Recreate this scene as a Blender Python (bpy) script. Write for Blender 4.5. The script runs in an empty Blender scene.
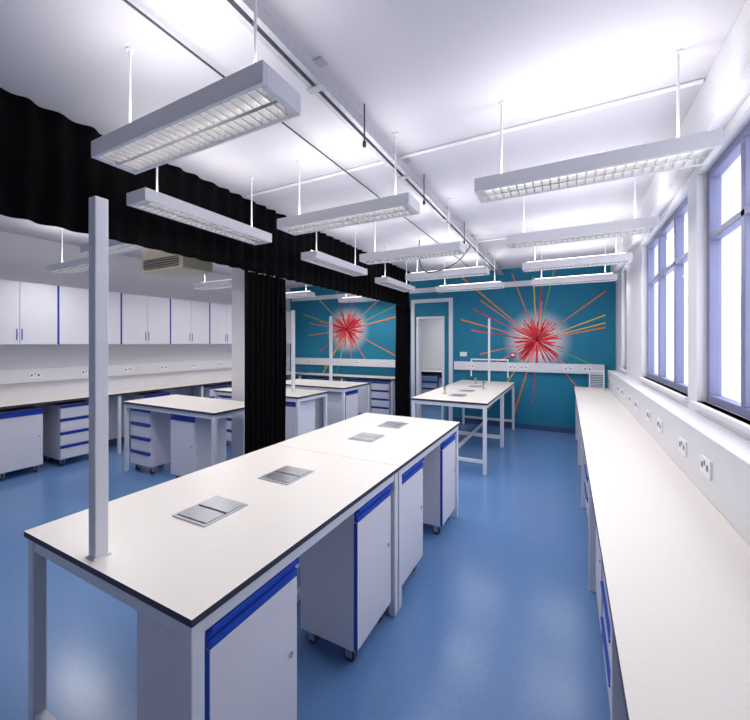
import bpy, bmesh, math, random
from mathutils import Vector, Matrix
random.seed(7)
C = bpy.context.scene.collection
def lin(c):
    return tuple(((x/255)/12.92 if x/255 <= .04045 else ((x/255+.055)/1.055)**2.4) for x in c)+(1,)
def mat(name, rgb, rough=.5, metal=0, var=.04, scale=6, bump=0, emit=0, spec=.5):
    m = bpy.data.materials.new(name); m.use_nodes = True
    nt = m.node_tree; b = nt.nodes['Principled BSDF']
    c = lin(rgb)
    tc = nt.nodes.new('ShaderNodeTexCoord'); n = nt.nodes.new('ShaderNodeTexNoise')
    n.inputs['Scale'].default_value = scale; n.inputs['Detail'].default_value = 3
    nt.links.new(tc.outputs['Object'], n.inputs['Vector'])
    r = nt.nodes.new('ShaderNodeValToRGB')
    r.color_ramp.elements[0].position = .3; r.color_ramp.elements[1].position = .7
    r.color_ramp.elements[0].color = tuple(max(0, x*(1-var)) for x in c[:3])+(1,)
    r.color_ramp.elements[1].color = tuple(min(1, x*(1+var)) for x in c[:3])+(1,)
    nt.links.new(n.outputs['Fac'], r.inputs['Fac'])
    nt.links.new(r.outputs['Color'], b.inputs['Base Color'])
    b.inputs['Roughness'].default_value = rough; b.inputs['Metallic'].default_value = metal
    b.inputs['Specular IOR Level'].default_value = spec
    if emit:
        b.inputs['Emission Color'].default_value = c; b.inputs['Emission Strength'].default_value = emit
    return m
M = dict(
 floor=mat('blue_vinyl', (103,142,194), .22, var=.05, scale=40, spec=.5),
 ceil=mat('ceiling_paint', (214,212,220), .9, var=.01, scale=2),
 white=mat('white_wall_paint', (229,228,233), .8, var=.015, scale=2),
 teal=mat('teal_wall_paint', (20,124,156), .7, var=.06, scale=1.5),
 top=mat('white_laminate', (238,232,226), .36, var=.012, scale=60, spec=.35),
 edge=mat('dark_laminate_edge', (52,54,70), .5),
 frame=mat('white_steel', (226,227,234), .4, var=.01),
 cab=mat('lilac_white_panel', (228,226,234), .45, var=.01),
 blue=mat('blue_plastic', (30,72,184), .35, var=.03),
 navy=mat('grey_blue_frame', (128,132,168), .45),
 black=mat('black_curtain_cloth', (9,8,11), .95, var=.3, scale=20, spec=.1),
 chrome=mat('brushed_metal', (190,190,196), .3, metal=.8, var=.05, scale=30),
 steel=mat('galvanised_steel', (190,190,198), .45, metal=.4, var=.08, scale=25),
 dark=mat('dark_plastic', (35,35,42), .5),
 rubber=mat('grey_rubber', (70,72,82), .6),
 lum=mat('luminaire_enamel', (238,238,241), .4, var=.01),
 louv=mat('louvre_aluminium', (225,225,226), .25, metal=.7, var=.02),
 tube=mat('lamp_tube', (255,250,245), .3, emit=2.2),
 beige=mat('beige_enamel', (205,196,168), .5),
 socket=mat('socket_plastic', (240,240,245), .35, var=.01),
 red=mat('red_plastic', (200,30,30), .4),
 plug=mat('socket_insert', (120,125,150), .5),
 kick=mat('blue_skirting', (60,84,130), .5),
 facade=mat('facade_cladding', (220,221,232), .8, var=.1, scale=3),
 facglass=mat('facade_glass', (130,136,172), .2),
)
g = bpy.data.materials.new('window_glass'); g.use_nodes = True
nt = g.node_tree; nt.nodes.clear()
o = nt.nodes.new('ShaderNodeOutputMaterial'); mx = nt.nodes.new('ShaderNodeMixShader')
t = nt.nodes.new('ShaderNodeBsdfTransparent'); gl = nt.nodes.new('ShaderNodeBsdfGlossy')
gl.inputs['Roughness'].default_value = .03; mx.inputs[0].default_value = .08
nt.links.new(t.outputs[0], mx.inputs[1]); nt.links.new(gl.outputs[0], mx.inputs[2]); nt.links.new(mx.outputs[0], o.inputs[0])
M['glass'] = g

def addbox(bm, b, mi=0):
    x0,x1,y0,y1,z0,z1 = b
    v = [bm.verts.new(p) for p in ((x0,y0,z0),(x1,y0,z0),(x1,y1,z0),(x0,y1,z0),(x0,y0,z1),(x1,y0,z1),(x1,y1,z1),(x0,y1,z1))]
    fs = []
    for f in ((3,2,1,0),(4,5,6,7),(0,1,5,4),(1,2,6,5),(2,3,7,6),(3,0,4,7)):
        fc = bm.faces.new([v[i] for i in f]); fc.material_index = mi; fs.append(fc)
    return fs
def addcyl(bm, p0, p1, r, seg=12, mi=0):
    p0 = Vector(p0); p1 = Vector(p1); d = p1-p0
    q = Vector((0,0,1)).rotation_difference(d.normalized())
    m = Matrix.Translation((p0+p1)/2) @ q.to_matrix().to_4x4()
    res = bmesh.ops.create_cone(bm, cap_ends=True, segments=seg, radius1=r, radius2=r, depth=d.length, matrix=m)
    for v in res['verts']:
        for f in v.link_faces: f.material_index = mi
def obj(name, bm, mats, parent=None, loc=(0,0,0), bevel=0, smooth=False):
    me = bpy.data.meshes.new(name); bm.to_mesh(me); bm.free()
    for m in (mats if isinstance(mats, (list,tuple)) else [mats]): me.materials.append(m)
    ob = bpy.data.objects.new(name, me); C.objects.link(ob); ob.location = loc
    if parent: ob.parent = parent
    if smooth:
        for p in me.polygons: p.use_smooth = True
    if bevel:
        md = ob.modifiers.new('bevel', 'BEVEL'); md.width = bevel; md.segments = 2; md.limit_method = 'ANGLE'
    return ob
def boxes(name, lst, m, parent=None, loc=(0,0,0), bevel=0):
    bm = bmesh.new()
    for b in lst:
        if len(b) == 7: addbox(bm, b[:6], b[6])
        else: addbox(bm, b)
    return obj(name, bm, m, parent, loc, bevel)
def tag(ob, label, cat, group=None):
    ob['label'] = label; ob['category'] = cat
    if group: ob['group'] = group
    return ob
def root(name, label, cat, loc=(0,0,0), rot=0, group=None):
    e = bpy.data.objects.new(name, None); e.empty_display_size = .1; C.objects.link(e)
    e.location = loc; e.rotation_euler = (0,0,math.radians(rot)); return tag(e, label, cat, group)
def kids(o): return [x for x in bpy.data.objects if x.parent == o]
def copy_thing(o, loc, rot=0, label=None, par=None):
    n = o.copy(); C.objects.link(n)
    if par is None:
        n.location = loc; n.rotation_euler = (0,0,math.radians(rot))
        if label: n['label'] = label
    else: n.parent = par
    for k in kids(o): copy_thing(k, None, par=n)
    return n
def struct(ob, label=None):
    ob['kind'] = 'structure'
    if label: ob['label'] = label
    return ob

CZ = 3.1; WX = .75; BY = 7.6; LX = -6.5
# ---------------- shell
struct(boxes('floor', [(LX-.2, WX+.2, -1.7, 10, -.1, 0)], M['floor']), 'blue vinyl laboratory floor')
struct(boxes('ceiling', [(LX-.2, WX+.2, -1.7, 10, CZ, CZ+.1)], M['ceil']), 'white painted ceiling')
struct(boxes('wall_left', [(LX-.2, LX, -1.7, BY, 0, CZ)], M['white']), 'white wall behind the cupboards')
struct(boxes('wall_front', [(LX, WX, -1.7, -1.5, 0, CZ)], M['white']), 'plain white wall')
DX0, DX1, DZ = -2.93, -2.3, 2.22
struct(boxes('wall_back', [(LX, DX0, BY, BY+.15, 0, CZ), (DX1, WX, BY, BY+.15, 0, CZ), (DX0, DX1, BY, BY+.15, DZ, CZ)], M['teal']), 'teal painted wall with starburst murals')
struct(boxes('wall_corridor', [(LX, WX, 9.9, 10, 0, CZ), (LX-.2, LX, BY+.15, 10, 0, CZ), (WX, WX+.2, BY+.15, 10, 0, CZ)], M['white']), 'white wall of the room past the doorway')
wins = [(6.3, 6.8), (3.3, 5.1), (.9, 3.1)]
SZ, HZ = 1.27, 2.75
segs = [(WX, WX+.2, -1.7, BY+.15, 0, SZ), (WX, WX+.2, -1.7, BY+.15, HZ, CZ)]
y = BY+.15
for a, b in wins:
    segs.append((WX, WX+.2, b, y, SZ, HZ)); y = a
segs.append((WX, WX+.2, -1.7, y, SZ, HZ))
struct(boxes('wall_right', segs, M['white']), 'white wall with large windows')
for i, (a, b) in enumerate(wins):
    fr = []
    x0, x1 = WX+.05, WX+.11
    fr += [(x0,x1,a,b,SZ,SZ+.05), (x0,x1,a,b,HZ-.05,HZ), (x0,x1,a,a+.05,SZ+.05,HZ-.05), (x0,x1,b-.05,b,SZ+.05,HZ-.05)]
    n = max(1, round((b-a)/.6))
    for k in range(1, n):
        yy = a+(b-a)*k/n; fr.append((x0,x1,yy-.025,yy+.025,SZ+.05,HZ-.05))
    fr.append((x0,x1,a+.05,b-.05,2.3,2.34))
    w = struct(boxes('window_%d' % (i+1), fr, M['navy'], bevel=.004), 'window with pale blue-grey metal frame')
    gb = boxes('glass_pane', [(WX+.075, WX+.083, a+.045, b-.045, SZ+.045, HZ-.045)], M['glass'], w)
    sl = struct(boxes('trim_%d' % (i+1), [(WX-.03, WX+.05, a-.02, b+.02, SZ-.03, SZ)], M['white'], bevel=.004), 'white window sill')
struct(boxes('trim_4', [(WX-.08, WX, -1.5, BY, 2.80, CZ)], M['white'], bevel=.005), 'white boxed beam above the windows')
struct(boxes('baseboard_back', [(LX, -3.06, BY-.012, BY, 0, .1), (-2.12, WX, BY-.012, BY, 0, .1)], M['kick']), 'blue skirting')
struct(boxes('baseboard_left', [(LX, LX+.012, -1.5, BY-.02, 0, .1)], M['kick']), 'blue skirting')
fr = [(-3.05,-2.97,BY-.04,BY,0,2.60), (-2.20,-2.12,BY-.04,BY,0,2.60), (-2.97,-2.20,BY-.04,BY,2.52,2.60),
      (DX0,DX0+.05,BY-.03,BY+.16,0,DZ), (DX1-.05,DX1,BY-.03,BY+.16,0,DZ), (DX0+.05,DX1-.05,BY-.03,BY+.16,DZ-.05,DZ)]
struct(boxes('door_1', fr, M['frame'], bevel=.003), 'white framed doorway in the teal wall')
bm = bmesh.new(); addbox(bm, (5.0,8,-2,22,-3,3.2), 0)
for r in range(3):
    for k in range(16):
        addbox(bm, (4.96,5.0,-1.6+k*1.45,-.6+k*1.45,-2.2+r*2,-.8+r*2), 1)
fb = obj('neighbouring_building', bm, [M['facade'], M['facglass']]); tag(fb, 'pale grey clad building with rows of windows outside', 'building')

# ---------------- mural
def mural(cx, cz, label, seed, xmin, xmax):
    rnd = random.Random(seed)
    cols = [mat('mural_red',(222,30,52),.6), mat('mural_orange',(236,130,40),.6), mat('mural_yellow',(226,200,60),.6), mat('mural_green',(110,170,90),.6), mat('mural_pink',(240,120,110),.6)]
    gm = bpy.data.materials.new('mural_halo'); gm.use_nodes = True; n = gm.node_tree
    b = n.nodes['Principled BSDF']; b.inputs['Roughness'].default_value = .7
    tc = n.nodes.new('ShaderNodeTexCoord'); gr = n.nodes.new('ShaderNodeTexGradient'); gr.gradient_type = 'SPHERICAL'
    mp = n.nodes.new('ShaderNodeMapping'); mp.inputs['Scale'].default_value = (1/.66, 1, 1/.66)
    n.links.new(tc.outputs['Object'], mp.inputs[0]); n.links.new(mp.outputs[0], gr.inputs[0])
    rp = n.nodes.new('ShaderNodeValToRGB'); rp.color_ramp.interpolation = 'EASE'
    rp.color_ramp.elements[0].color = lin((20,124,156)); rp.color_ramp.elements[1].color = lin((226,216,222)); rp.color_ramp.elements[1].position = .68
    n.links.new(gr.outputs['Fac'], rp.inputs[0]); n.links.new(rp.outputs[0], b.inputs['Base Color'])
    bm = bmesh.new()
    r = bmesh.ops.create_circle(bm, cap_ends=True, segments=64, radius=.65, matrix=Matrix.Rotation(math.pi/2, 4, 'X'))
    for v in bm.verts: v.co.y = -.003
    for f in bm.faces: f.material_index = 5
    def ray(a, r0, r1, w0, w1, mi, lay):
        d = (math.cos(a), math.sin(a)); p = (-d[1], d[0])
        mxl = r1
        for lim, comp, c0 in ((xmax, d[0], cx), (xmin, d[0], cx), (3.0, d[1], cz), (.15, d[1], cz)):
            if (lim-c0)*comp > 0: mxl = min(mxl, (lim-c0)/comp)
        w1 = w1*max(.5, mxl/r1); r1 = mxl
        if r1 <= r0: return
        yy = -.004-.0006*lay
        vs = [bm.verts.new((d[0]*rr+p[0]*w, yy, d[1]*rr+p[1]*w)) for rr, w in ((r0,w0),(r0,-w0),(r1,-w1),(r1,w1))]
        f = bm.faces.new(vs); f.material_index = mi
        f.normal_update()
        if f.normal.y > 0: f.normal_flip()
    for k in range(14):
        ray(rnd.uniform(0, 2*math.pi), .05, rnd.uniform(.6, 1.5), .003, rnd.uniform(.008,.015), rnd.choice([1,1,2,4,0]), k % 6)
    for a in (.38,.66,2.4,-2.15,-1.85,-.45,.2,2.85,1.35,1.9):
        ray(a, .05, rnd.uniform(1.4,2.2), .004, .019, rnd.choice([1,1,2,3]), 3)
    for k in range(130):
        ray(rnd.uniform(0, 2*math.pi), 0, rnd.uniform(.18, .50), .006, .009, 0 if rnd.random()<.85 else 4, 6+k % 8)
    ob = obj('wall_mural', bm, cols+[gm], loc=(cx, BY, cz))
    return tag(ob, label, 'mural')
mural(-.506, 1.70, 'red and orange starburst mural painted on teal wall', 3, -1.95, .6)
mural(-4.72, 1.98, 'red starburst mural with long orange rays behind benches', 11, -6.3, -3.15)

# ---------------- luminaires
LL = 1.12
def luminaire_master():
    e = root('pendant_light', 'white suspended linear luminaire with aluminium louvre', 'ceiling light', (-1.49,1.05,CZ), 0, 'suspended linear luminaires')
    L, W = LL/2, .105
    zb, zt = -.55, -.47
    bm = bmesh.new()
    addbox(bm, (-L,L,-W,-W+.02,zb,zt)); addbox(bm, (-L,L,W-.02,W,zb,zt))
    addbox(bm, (-L,-L+.03,-W+.02,W-.02,zb,zt)); addbox(bm, (L-.03,L,-W+.02,W-.02,zb,zt))
    addbox(bm, (-L+.03,L-.03,-W+.02,W-.02,zt-.012,zt))
    obj('housing', bm, M['lum'], e, bevel=.004)
    bm = bmesh.new()
    for k in range(24):
        x = -L+.055+k*(2*L-.11)/23
        addbox(bm, (x-.0025,x+.0025,-W+.021,W-.021,zb+.004,zb+.036))
    addbox(bm, (-L+.031,L-.031,-.008,.008,zb+.003,zb+.036))
    obj('louvre', bm, M['louv'], e)
    for s in (-1,1):
        bm = bmesh.new(); addcyl(bm, (-L+.04,s*.05,zb+.052), (L-.04,s*.05,zb+.052), .008, 8)
        obj('lamp_tube', bm, M['tube'], e)
    bm = bmesh.new(); addcyl(bm, (-L+.05,0,zt+.014), (L-.05,0,zt+.014), .013, 8)
    obj('lamp_tube', bm, M['tube'], e)
    for s in (-1,1):
        bm = bmesh.new(); addcyl(bm, (s*.42,0,zt), (s*.42,0,-.012), .006, 8); addcyl(bm, (s*.42,0,-.012), (s*.42,0,0), .018, 12)
        obj('suspension_rod', bm, M['lum'], e)
    return e
UP, DN = 4.3, 6
def lamps(loc, rot, up=UP, dn=DN):
    for dz, rx, P, w in ((-.43, math.pi, up, .10), (-.558, 0, dn, .16)):
        ld = bpy.data.lights.new('tube_light', 'AREA'); ld.shape = 'RECTANGLE'; ld.size = 1.05; ld.size_y = w; ld.energy = P
        ld.color = (1,.97,.94)
        o = bpy.data.objects.new('tube_light', ld); C.objects.link(o)
        o.location = (loc[0],loc[1],loc[2]+dz); o.rotation_euler = (rx,0,math.radians(rot))
lm = luminaire_master(); lamps((-1.49,1.05,CZ),0)
spots = []
for yy in (2.32,3.62,4.92,6.25): spots.append((-1.47,yy,0))
for yy in (2.32,3.62,4.92,6.25): spots.append((.07,yy,0))
for yy in (1.94,3.72,5.45): spots.append((-2.45,yy,90))
for p in ((-3.75,2.0,0),(-5.25,2.3,0),(-4.9,4.1,0),(-4.9,5.7,0),(-3.9,6.9,0)): spots.append(p)  # second spot is an extra luminaire, added to brighten the side room
for (x,yy,r) in spots:
    side = x < -3
    copy_thing(lm, (x,yy,CZ), r); lamps((x,yy,CZ), r, UP if r==0 else 2.6, 12 if side else DN)
copy_thing(lm, (-2.7,8.8,CZ), 0); lamps((-2.7,8.8,CZ), 0, 10, 20)  # unseen luminaire added to light the room past the doorway

# ---------------- ceiling track, conduits
e = root('ceiling_track', 'long galvanised steel channel hung under the ceiling', 'metal channel', (-1.15,0,CZ))
bm = bmesh.new()
for b in ((-.04,-.034,-1.3,7.58,-.13,-.06),(.034,.04,-1.3,7.58,-.13,-.06),(-.034,.034,-1.3,7.58,-.066,-.06),(-.034,-.012,-1.3,7.58,-.13,-.125),(.012,.034,-1.3,7.58,-.13,-.125)): addbox(bm, b)
obj('channel', bm, M['steel'], e)
for k in range(7):
    bm = bmesh.new(); yy = .4+k*1.15
    addcyl(bm, (0,yy,-.134),(0,yy,-.003),.006,8); addbox(bm,(-.05,.05,yy-.03,yy+.03,-.006,0)); addbox(bm,(-.05,.05,yy-.02,yy+.02,-.138,-.131))
    obj('hanger', bm, M['steel'], e)
def conduit(pts, r, m, label, name='conduit', cat='conduit'):
    cu = bpy.data.curves.new(name, 'CURVE'); cu.dimensions = '3D'; cu.bevel_depth = r; cu.bevel_resolution = 3
    s = cu.splines.new('POLY' if len(pts)==2 else 'NURBS'); s.points.add(len(pts)-1)
    for i,p in enumerate(pts): s.points[i].co = (*p,1)
    if len(pts)>2: s.use_endpoint_u = True; s.order_u = 3
    t = bpy.data.objects.new('tmp', cu); C.objects.link(t)
    bpy.context.view_layer.update()
    me = bpy.data.meshes.new_from_object(t.evaluated_get(bpy.context.evaluated_depsgraph_get()))
    bpy.data.objects.remove(t)
    me.materials.clear(); me.materials.append(m)
    o = bpy.data.objects.new(name, me); C.objects.link(o); return tag(o,label,cat)
for yy in (2.62,5.3):
    conduit([(-2.78,yy,CZ-.013),(.66,yy,CZ-.013)], .013, M['lum'], 'thin white conduit fixed across the ceiling')
conduit([(-1.62,-1,CZ-.034),(-1.62,7.5,CZ-.034)], .006, M['rubber'], 'thin grey cable clipped along the ceiling','ceiling_cable','cable')
conduit([(-1.15,5.0,2.97),(-1.25,4.9,2.75),(-1.5,4.8,2.62),(-1.75,4.75,2.6),(-1.83,4.8,2.9),(-1.83,4.85,3.09)], .007, M['dark'], 'black cable looping down from the ceiling channel','hanging_cable','cable')
for (x,yy) in ((-1.15,3.0),(-1.15,4.4),(-1.15,1.95)):
    bm = bmesh.new(); addcyl(bm,(x+.06,yy,2.86),(x+.06,yy,CZ),.005,8); addcyl(bm,(x+.06,yy,2.84),(x+.06,yy,2.87),.012,10)
    tag(obj('cable_hook', bm, M['rubber']), 'small dark hook hanging beside the ceiling channel', 'hook', 'ceiling hooks')

# ---------------- curtains
def pleats(name, x, y0, y1, z0, z1, amp, wl, label, cat):
    bm = bmesh.new(); n = int((y1-y0)/wl*10); nz = 8
    rnd = random.Random(name+str(y0)); ph = [rnd.uniform(.6,1.3) for _ in range(n+2)]
    grid = []
    for j in range(nz+1):
        z = z0+(z1-z0)*j/nz; row = []
        for i in range(n+1):
            a = i/10*2*math.pi; k = ph[int(i/10)]
            dx = amp*k*math.sin(a)*(1.0+.2*math.sin(j*.7+i*.05))
            row.append(bm.verts.new((dx, (y1-y0)*i/n + .01*math.sin(j*.8+i*.2)*(1 if 0<i<n else 0), z)))
        grid.append(row)
    for j in range(nz):
        for i in range(n): bm.faces.new((grid[j][i],grid[j][i+1],grid[j+1][i+1],grid[j+1][i]))
    o = obj(name, bm, M['black'], loc=(x,y0,0), smooth=True)
    md = o.modifiers.new('solid','SOLIDIFY'); md.thickness = .006
    return tag(o,label,cat)
pleats('curtain_valance', -2.85, -1.3, 7.0, 2.38, CZ, .018, .16, 'long pleated black cloth valance hanging from the ceiling', 'curtain')
pleats('curtain', -2.86, 2.66, 3.24, .0, 2.375, .04, .07, 'bunched floor-length black curtain beside the benches', 'curtain')
pleats('curtain', -2.86, 6.35, 6.98, .0, 2.375, .04, .08, 'bunched floor-length black curtain near the doorway', 'curtain')
struct(boxes('trim_5', [(-4.12,-3.88,3.60,3.86,0,CZ)], M['white'], bevel=.006), 'white square column')

# ---------------- cabinets
def castor(e, x, yy):
    bm = bmesh.new(); addcyl(bm,(x,yy-.012,.035),(x,yy+.012,.035),.035,16)
    addbox(bm,(x-.02,x+.02,yy-.022,yy-.015,.03,.09),1); addbox(bm,(x-.02,x+.02,yy+.015,yy+.022,.03,.09),1); addbox(bm,(x-.03,x+.03,yy-.03,yy+.03,.085,.095),1)
    obj('castor', bm, [M['rubber'], M['chrome']], e)
def cabinet(w, d, h, drawers=0, label='', group=None, loc=(0,0,0), rot=0, castors=True):
    e = root('pedestal_cabinet', label, 'cabinet', loc, rot, group)
    zb = .095 if castors else .0
    boxes('body', [(-d,-.022,-w/2,w/2,zb,h)], M['cab'], e, bevel=.003)
    if castors:
        for x in (-d+.05,-.07):
            for yy in (-w/2+.05, w/2-.05): castor(e, x, yy)
    if drawers == 0:
        dr = boxes('door', [(-.02,0,-w/2+.002,w/2-.002,zb+.01,h-.075)], M['cab'], e, bevel=.002)
        boxes('handle', [(-.02,.002,-w/2+.002,w/2-.002,h-.072,h-.045),(-.02,-.008,-w/2+.002,w/2-.002,h-.045,h-.02),(-.02,.012,-w/2+.002,w/2-.002,h-.02,h-.002),(-.021,.001,-w/2+.0005,-w/2+.0045,zb+.01,h-.075)], M['blue'], dr, bevel=.002)
        bm = bmesh.new(); addcyl(bm,(0,w/2-.04,h-.35),(.006,w/2-.04,h-.35),.01,12); obj('lock', bm, M['chrome'], dr)
    else:
        z = zb+.01; hh = (h-z)/drawers
        for k in range(drawers):
            z1 = z+hh*(k+1)
            dr = boxes('drawer', [(-.02,0,-w/2+.002,w/2-.002,z+hh*k+.004,z1-.04)], M['cab'], e, bevel=.002)
            boxes('handle', [(-.02,.004,-w/2+.002,w/2-.002,z1-.038,z1-.022),(-.02,.012,-w/2+.002,w/2-.002,z1-.015,z1-.003),(-.02,-.008,-w/2+.002,w/2-.002,z1-.022,z1-.015)], M['blue'], dr, bevel=.001)
    return e

# ---------------- tables
def table(w, l, label, loc, group=None, lowrail=True, h=.9):
    e = root('lab_table', label, 'table', loc, 0, group)
    bm = bmesh.new(); fs = addbox(bm, (-w/2,w/2,-l/2,l/2,h-.022,h), 1); fs[1].material_index = 0
    obj('worktop', bm, [M['top'], M['edge']], e)
    lx, ly = w/2-.035, l/2-.03
    for sx in (-1,1):
        for sy in (-1,1):
            boxes('leg', [(sx*lx-.022,sx*lx+.022,sy*ly-.022,sy*ly+.022,.012,h-.023),(sx*lx-.017,sx*lx+.017,sy*ly-.017,sy*ly+.017,0,.012)], M['frame'], e, bevel=.004)
    r = []
    for s in (-1,1):
        r += [(s*lx-.018,s*lx+.018,-ly+.022,ly-.022,h-.075,h-.024),(-lx+.022,lx-.022,s*ly-.018,s*ly+.018,h-.075,h-.024)]
        if lowrail: r.append((-lx+.022,lx-.022,s*ly-.016,s*ly+.016,.14,.18))
    boxes('rail', r, M['frame'], e, bevel=.003)
    if lowrail: boxes('stretcher', [(-.018,.018,-ly+.016,ly-.016,.14,.18)], M['frame'], e, bevel=.003)
    return e
G1='central bench tables'
XC, W = -1.41, 1.02
table(W,1.408,'large white-topped lab table with dark edge on white steel frame',(XC,1.357,0),G1)
table(W,1.408,'white-topped lab table with dark edge and cabinets beneath',(XC,2.767,0),G1)
table(W,1.398,'white-topped lab table with open white steel frame',(-1.385,5.38,0),G1)
table(W,1.398,'white-topped lab table with open frame near the teal wall',(-1.385,6.78,0),G1)
G2='side room bench tables'
table(1.72,.72,'white-topped lab table over drawers and a cabinet',(-4.2,3.05,0),G2,False)
table(1.72,.72,'white-topped lab table behind the black curtain',(-4.15,4.38,0),G2,False)
table(1.72,.9,'white-topped lab table near the mural wall',(-4.15,5.65,0),G2,False)
GC='mobile under-bench cabinets'
H=.82
cabinet(.40,.36,H,0,'lilac-white mobile cabinet with blue handle strip under the table end',GC,(-.93,.93,0))
cabinet(.40,.36,H,0,'lilac-white mobile cabinet on castors with blue handle strip',GC,(-.93,1.79,0))
cabinet(.40,.38,H,0,'lilac-white mobile cabinet with blue handle strip beside a table leg',GC,(-.93,2.34,0))
cabinet(.40,.42,H,0,'lilac-white mobile cabinet under the far end of the table',GC,(-.93,3.21,0))
cabinet(.40,.36,H,0,'lilac-white mobile cabinet facing the curtain',GC,(-1.89,2.5,0),180)
cabinet(.40,.42,H,4,'white mobile pedestal with four blue-handled drawers',GC,(-4.79,2.75,0),-90)
cabinet(.42,.45,H,0,'white mobile cabinet with blue handle strip under table',GC,(-3.95,2.74,0),-90)
cabinet(.42,.45,H,0,'white mobile cabinet under the side room table',GC,(-3.6,4.08,0),-90)
cabinet(.42,.45,H,4,'white mobile drawer pedestal under the side room table',GC,(-4.7,4.08,0),-90)
cabinet(.42,.45,H,0,'white mobile cabinet with blue handle near mural wall',GC,(-3.35,5.55,0),0)
cabinet(.42,.45,H,0,'white mobile cabinet with blue handle strip near mural wall',GC,(-4.2,5.26,0),-90)

def outlet(yy):
    e = root('desk_socket_box', 'brushed metal flush power outlet with flip lid set in the tabletop', 'power outlet', (XC,yy,.9), 0, 'tabletop power outlets')
    boxes('surround', [(-.105,.105,-.115,-.103,0,.006),(-.105,.105,.103,.115,0,.006),(-.105,-.093,-.103,.103,0,.006),(.093,.105,-.103,.103,0,.006),(-.093,.093,-.103,.103,0,.002)], M['steel'], e, bevel=.0015)
    for y0,y1 in ((-.100,-.006),(.006,.100)):
        boxes('lid', [(-.09,.09,y0,y1,.003,.010)], M['chrome'], e, bevel=.002)
    boxes('cable_flap', [(-.085,.085,-.0055,.0055,.002,.006)], M['dark'], e)
    return e
o1 = outlet(1.12)
for yy in (1.62,2.56,3.06): outlet(yy)
for x,yy in ((-1.385,5.2),(-1.385,5.75),(-1.385,6.4)): copy_thing(o1,(x,yy,.9))

def post(x,yy,h,label,z=.9,arm=False,r=.022):
    e = root('service_post', label, 'post', (x,yy,z), 0)
    boxes('upright', [(-r,r,-r,r,.006,h)], M['frame'], e, bevel=.004)
    boxes('base_plate', [(-r-.006,r+.006,-r-.006,r+.006,0,.006)], M['frame'], e, bevel=.002)
    if arm: boxes('cross_arm', [(-.35,.35,-.012,.012,.42,.445),(-.35,-.33,-.012,.012,.1,.42),(.33,.35,-.012,.012,.1,.42)], M['frame'], e, bevel=.002)
post(-1.465,.70,1.26,'tall white steel post standing on the table end')
post(-1.32,7.25,1.22,'white steel post with cross frame near teal wall',arm=True,r=.018)
post(-3.72,4.42,1.25,'slim white steel post on a side room table')
post(-3.9,5.7,1.25,'white steel post on the table near the mural')

def tap(x,yy):
    e = root('gas_tap','small chrome laboratory tap on the white table','tap',(x,yy,.9),0,'laboratory taps')
    bm = bmesh.new(); addcyl(bm,(0,0,0),(0,0,.012),.03,16); addcyl(bm,(0,0,.012),(0,0,.11),.011,12); addcyl(bm,(0,-.05,.10),(0,.05,.10),.009,10); addcyl(bm,(0,-.05,.07),(0,-.05,.10),.006,8)
    obj('body', bm, M['chrome'], e)
    boxes('knob', [(-.018,.018,-.006,.006,.111,.126)], M['dark'], e, bevel=.002)
for x,yy in ((-1.6,5.3),(-1.2,6.1),(-1.5,6.9)): tap(x,yy)

# ---------------- wall benches
def bench(name,label,x0,x1,y0,y1,legs,h=.9):
    e = root(name,label,'workbench',(x0,y0,0))
    w,l = x1-x0,y1-y0
    bm = bmesh.new(); fs = addbox(bm,(0,w,0,l,h-.028,h),1); fs[1].material_index=0
    obj('worktop', bm, [M['top'],M['edge']], e)
    for (x,yy) in legs:
        boxes('leg',[(x-x0-.02,x-x0+.02,yy-y0-.02,yy-y0+.02,0,h-.029)],M['frame'],e,bevel=.003)
    return e
RY1 = 7.22
bench('wall_bench','long white worktop bench with dark edge under the windows',.11,.75,-1.3,RY1,
      [(.15,yy) for yy in (7.18,5.7,4.25,2.85,1.45,.05,-1.2)]+[(.70,7.18),(.70,-1.2)])
boxes_r=[(6.9,0),(6.35,4),(5.4,0),(4.9,0),(3.95,4),(3.4,0),(2.5,0),(1.95,4),(1.05,0),(.5,0)]
for yy,dn in boxes_r:
    cabinet(.42,.48,.82,dn,'white under-bench cabinet with blue handle strip' if not dn else 'white under-bench drawer pedestal with blue handles','cabinets under the window bench',(.16,yy,0),180)
def trunk(name,label,loc,rot,L,z0,z1,d,socks,sb=.12):
    e = root(name,label,'cable trunking',loc,rot)
    boxes('casing',[(0,L,-d,-.001,z0,z1)],M['frame'],e,bevel=.005)
    zc=(z0+z1)/2
    for s in socks:
        boxes('socket',[(s-.073,s+.073,-d-.009,-d,zc-.043,zc+.043,0),(s-.05,s-.025,-d-.011,-d-.008,zc-.012,zc+.016,1),(s+.025,s+.05,-d-.011,-d-.008,zc-.012,zc+.016,1),(s-.006,s+.006,-d-.012,-d-.008,zc+.008,zc+.03,1)],[M['socket'],M['plug']],e,bevel=.001)
    return e
trunk('socket_trunking','deep white dado trunking with sockets above the window bench',(.75,RY1,0),-90,8.5,.901,1.2,.15,[.5,.9,1.5,1.9,2.5,2.9,3.5,3.9,4.5,4.9,5.5,5.9,6.5,6.9])
trunk('socket_trunking','white dado trunking with sockets on the teal wall',(-2.08,BY,0),0,2.66,1.10,1.27,.08,[.35,1.15,1.35,2.1,2.4])
trunk('socket_trunking','white dado trunking along the mural wall',(-6.3,BY,0),0,3.2,1.10,1.27,.08,[.5,1.2,1.9,2.6])
trunk('socket_trunking','white dado trunking with sockets beneath the wall cupboards',(LX,-.5,0),90,8.0,1.12,1.30,.08,[1.6,2.2,2.8,3.4,4.0,4.6,5.2,5.8,6.4])
trunk('cable_trunking','narrow white trunking high on the teal wall',(-6.4,BY-.002,0),0,7.05,2.74,2.84,.06,[])
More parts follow.
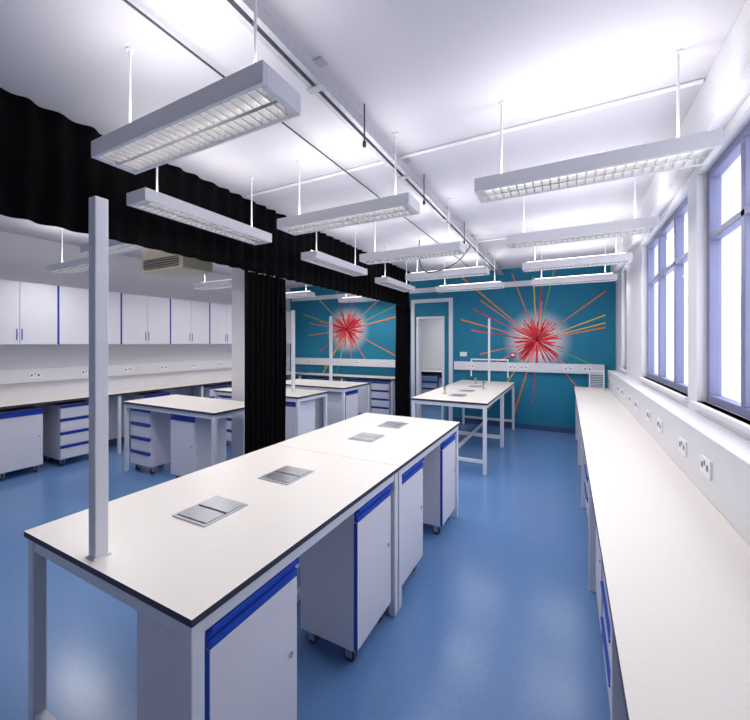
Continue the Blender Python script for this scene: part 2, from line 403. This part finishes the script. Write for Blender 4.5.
bench('wall_bench','long white worktop bench beneath wall cupboards',LX,-5.88,.2,7.5,[(-5.92,yy) for yy in (.3,1.7,3.1,4.5,5.9,7.3)])
for yy,dn in ((2.0,0),(2.6,4),(3.7,0),(4.9,4),(5.4,0),(6.6,0)):
    cabinet(.42,.48,.82,dn,'white under-bench cabinet with blue handle strip' if not dn else 'white under-bench drawer pedestal with blue handles','cabinets under the side room bench',(-5.94,yy,0),0)
bench('wall_bench','white worktop bench along the mural wall',-5.8,-3.2,6.98,7.5,[(-5.7,7.02),(-4.5,7.02),(-3.25,7.02)])
for x,dn in ((-5.3,0),(-4.85,4),(-4.0,0),(-3.55,4)):
    cabinet(.42,.45,.82,dn,'white under-bench cabinet with blue handle strip' if not dn else 'white under-bench drawer pedestal with blue handles','cabinets under the mural wall bench',(x,7.03,0),-90)
bench('wall_bench','white worktop bench in the room past the doorway',-4.6,-2.4,9.2,9.88,[(-4.5,9.25),(-2.45,9.25)])
for x,dn in ((-3.7,0),(-3.22,4),(-2.75,0)):
    cabinet(.42,.48,.82,dn,'white cabinet with blue handle in the room past the doorway','cabinets past the doorway',(x,9.28,0),-90)
def cupboard(y0):
    e = root('wall_cupboard','white two-door wall cupboard with blue edge strip','cupboard',(LX,y0,1.63),0,'wall cupboards')
    w=.795; hh=.80
    boxes('body',[(0,.33,0,w,0,hh)],M['cab'],e,bevel=.002)
    for k in range(2):
        d = boxes('door',[(.331,.35,.015+k*.390,.015+.386+k*.390,.003,hh-.003)],M['cab'],e,bevel=.002)
        yh = .015+.36 if k==0 else .015+.390+.02
        boxes('handle',[(.35,.358,yh-.004,yh+.004,.06,.2)],M['blue'],d)
    boxes('edge_strip',[(.331,.353,0,.013,0,hh)],M['blue'],e)
    return e
for k in range(7): cupboard(1.65+.8*k)

# ---------------- small stuff
e = root('air_conditioner','beige ceiling-hung air conditioning unit with grille','air conditioner',(-4.12,2.75,CZ))
boxes('casing',[(-.38,.38,-.15,.25,-.62,-.34)],M['beige'],e,bevel=.02)
boxes('grille',[(-.32,.32,-.158,-.15,-.59+k*.025,-.58+k*.025) for k in range(5)],M['rubber'],e)
for s in (-1,1):
    bm=bmesh.new(); addcyl(bm,(s*.3,.05,-.34),(s*.3,.05,0),.008,8); obj('suspension_rod',bm,M['steel'],e)
e = root('fire_alarm_call_point','small red fire alarm call point on the teal wall','fire alarm',(-.93,BY,1.42))
boxes('casing',[(-.045,.045,-.045,0,-.045,.045)],M['red'],e,bevel=.006); boxes('glass_front',[(-.028,.028,-.048,-.045,-.02,.02)],M['socket'],e)
e = root('wall_switch','small white double switch plate on the teal wall','switch',(-1.9,BY,1.42))
boxes('plate',[(-.07,.07,-.015,0,-.045,.045)],M['socket'],e,bevel=.003); boxes('rocker',[(-.04,-.01,-.02,-.015,-.02,.02),(.01,.04,-.02,-.015,-.02,.02)],M['frame'],e)
e = root('slatted_panel','white slatted metal panel leaning at the bench end','panel',(.43,7.0,.9),-14)
boxes('frame',[(-.11,-.095,-.01,.01,0,.30),(.095,.11,-.01,.01,0,.30),(-.095,.095,-.01,.01,0,.015),(-.095,.095,-.01,.01,.285,.30)],M['frame'],e)
boxes('slats',[(-.095,.095,-.006,.006,.03+k*.028,.045+k*.028) for k in range(9)],M['steel'],e)

# ---------------- world / view
w = bpy.data.worlds.new('sky'); bpy.context.scene.world = w; w.use_nodes = True
bg = w.node_tree.nodes['Background']; bg.inputs[0].default_value = (.90,.93,1,1); bg.inputs[1].default_value = 3.6
s = bpy.context.scene
s.view_settings.view_transform = 'Standard'; s.view_settings.exposure = 0
cd = bpy.data.cameras.new('camera'); cam = bpy.data.objects.new('camera', cd); C.objects.link(cam)
cam.location = (0,0,1.65); cam.rotation_euler = (math.radians(90),0,math.atan(192/368))
cd.sensor_fit = 'HORIZONTAL'; cd.sensor_width = 36; cd.lens = 368/750*36; cd.shift_y = -17/750; cd.clip_start = .02
s.camera = cam
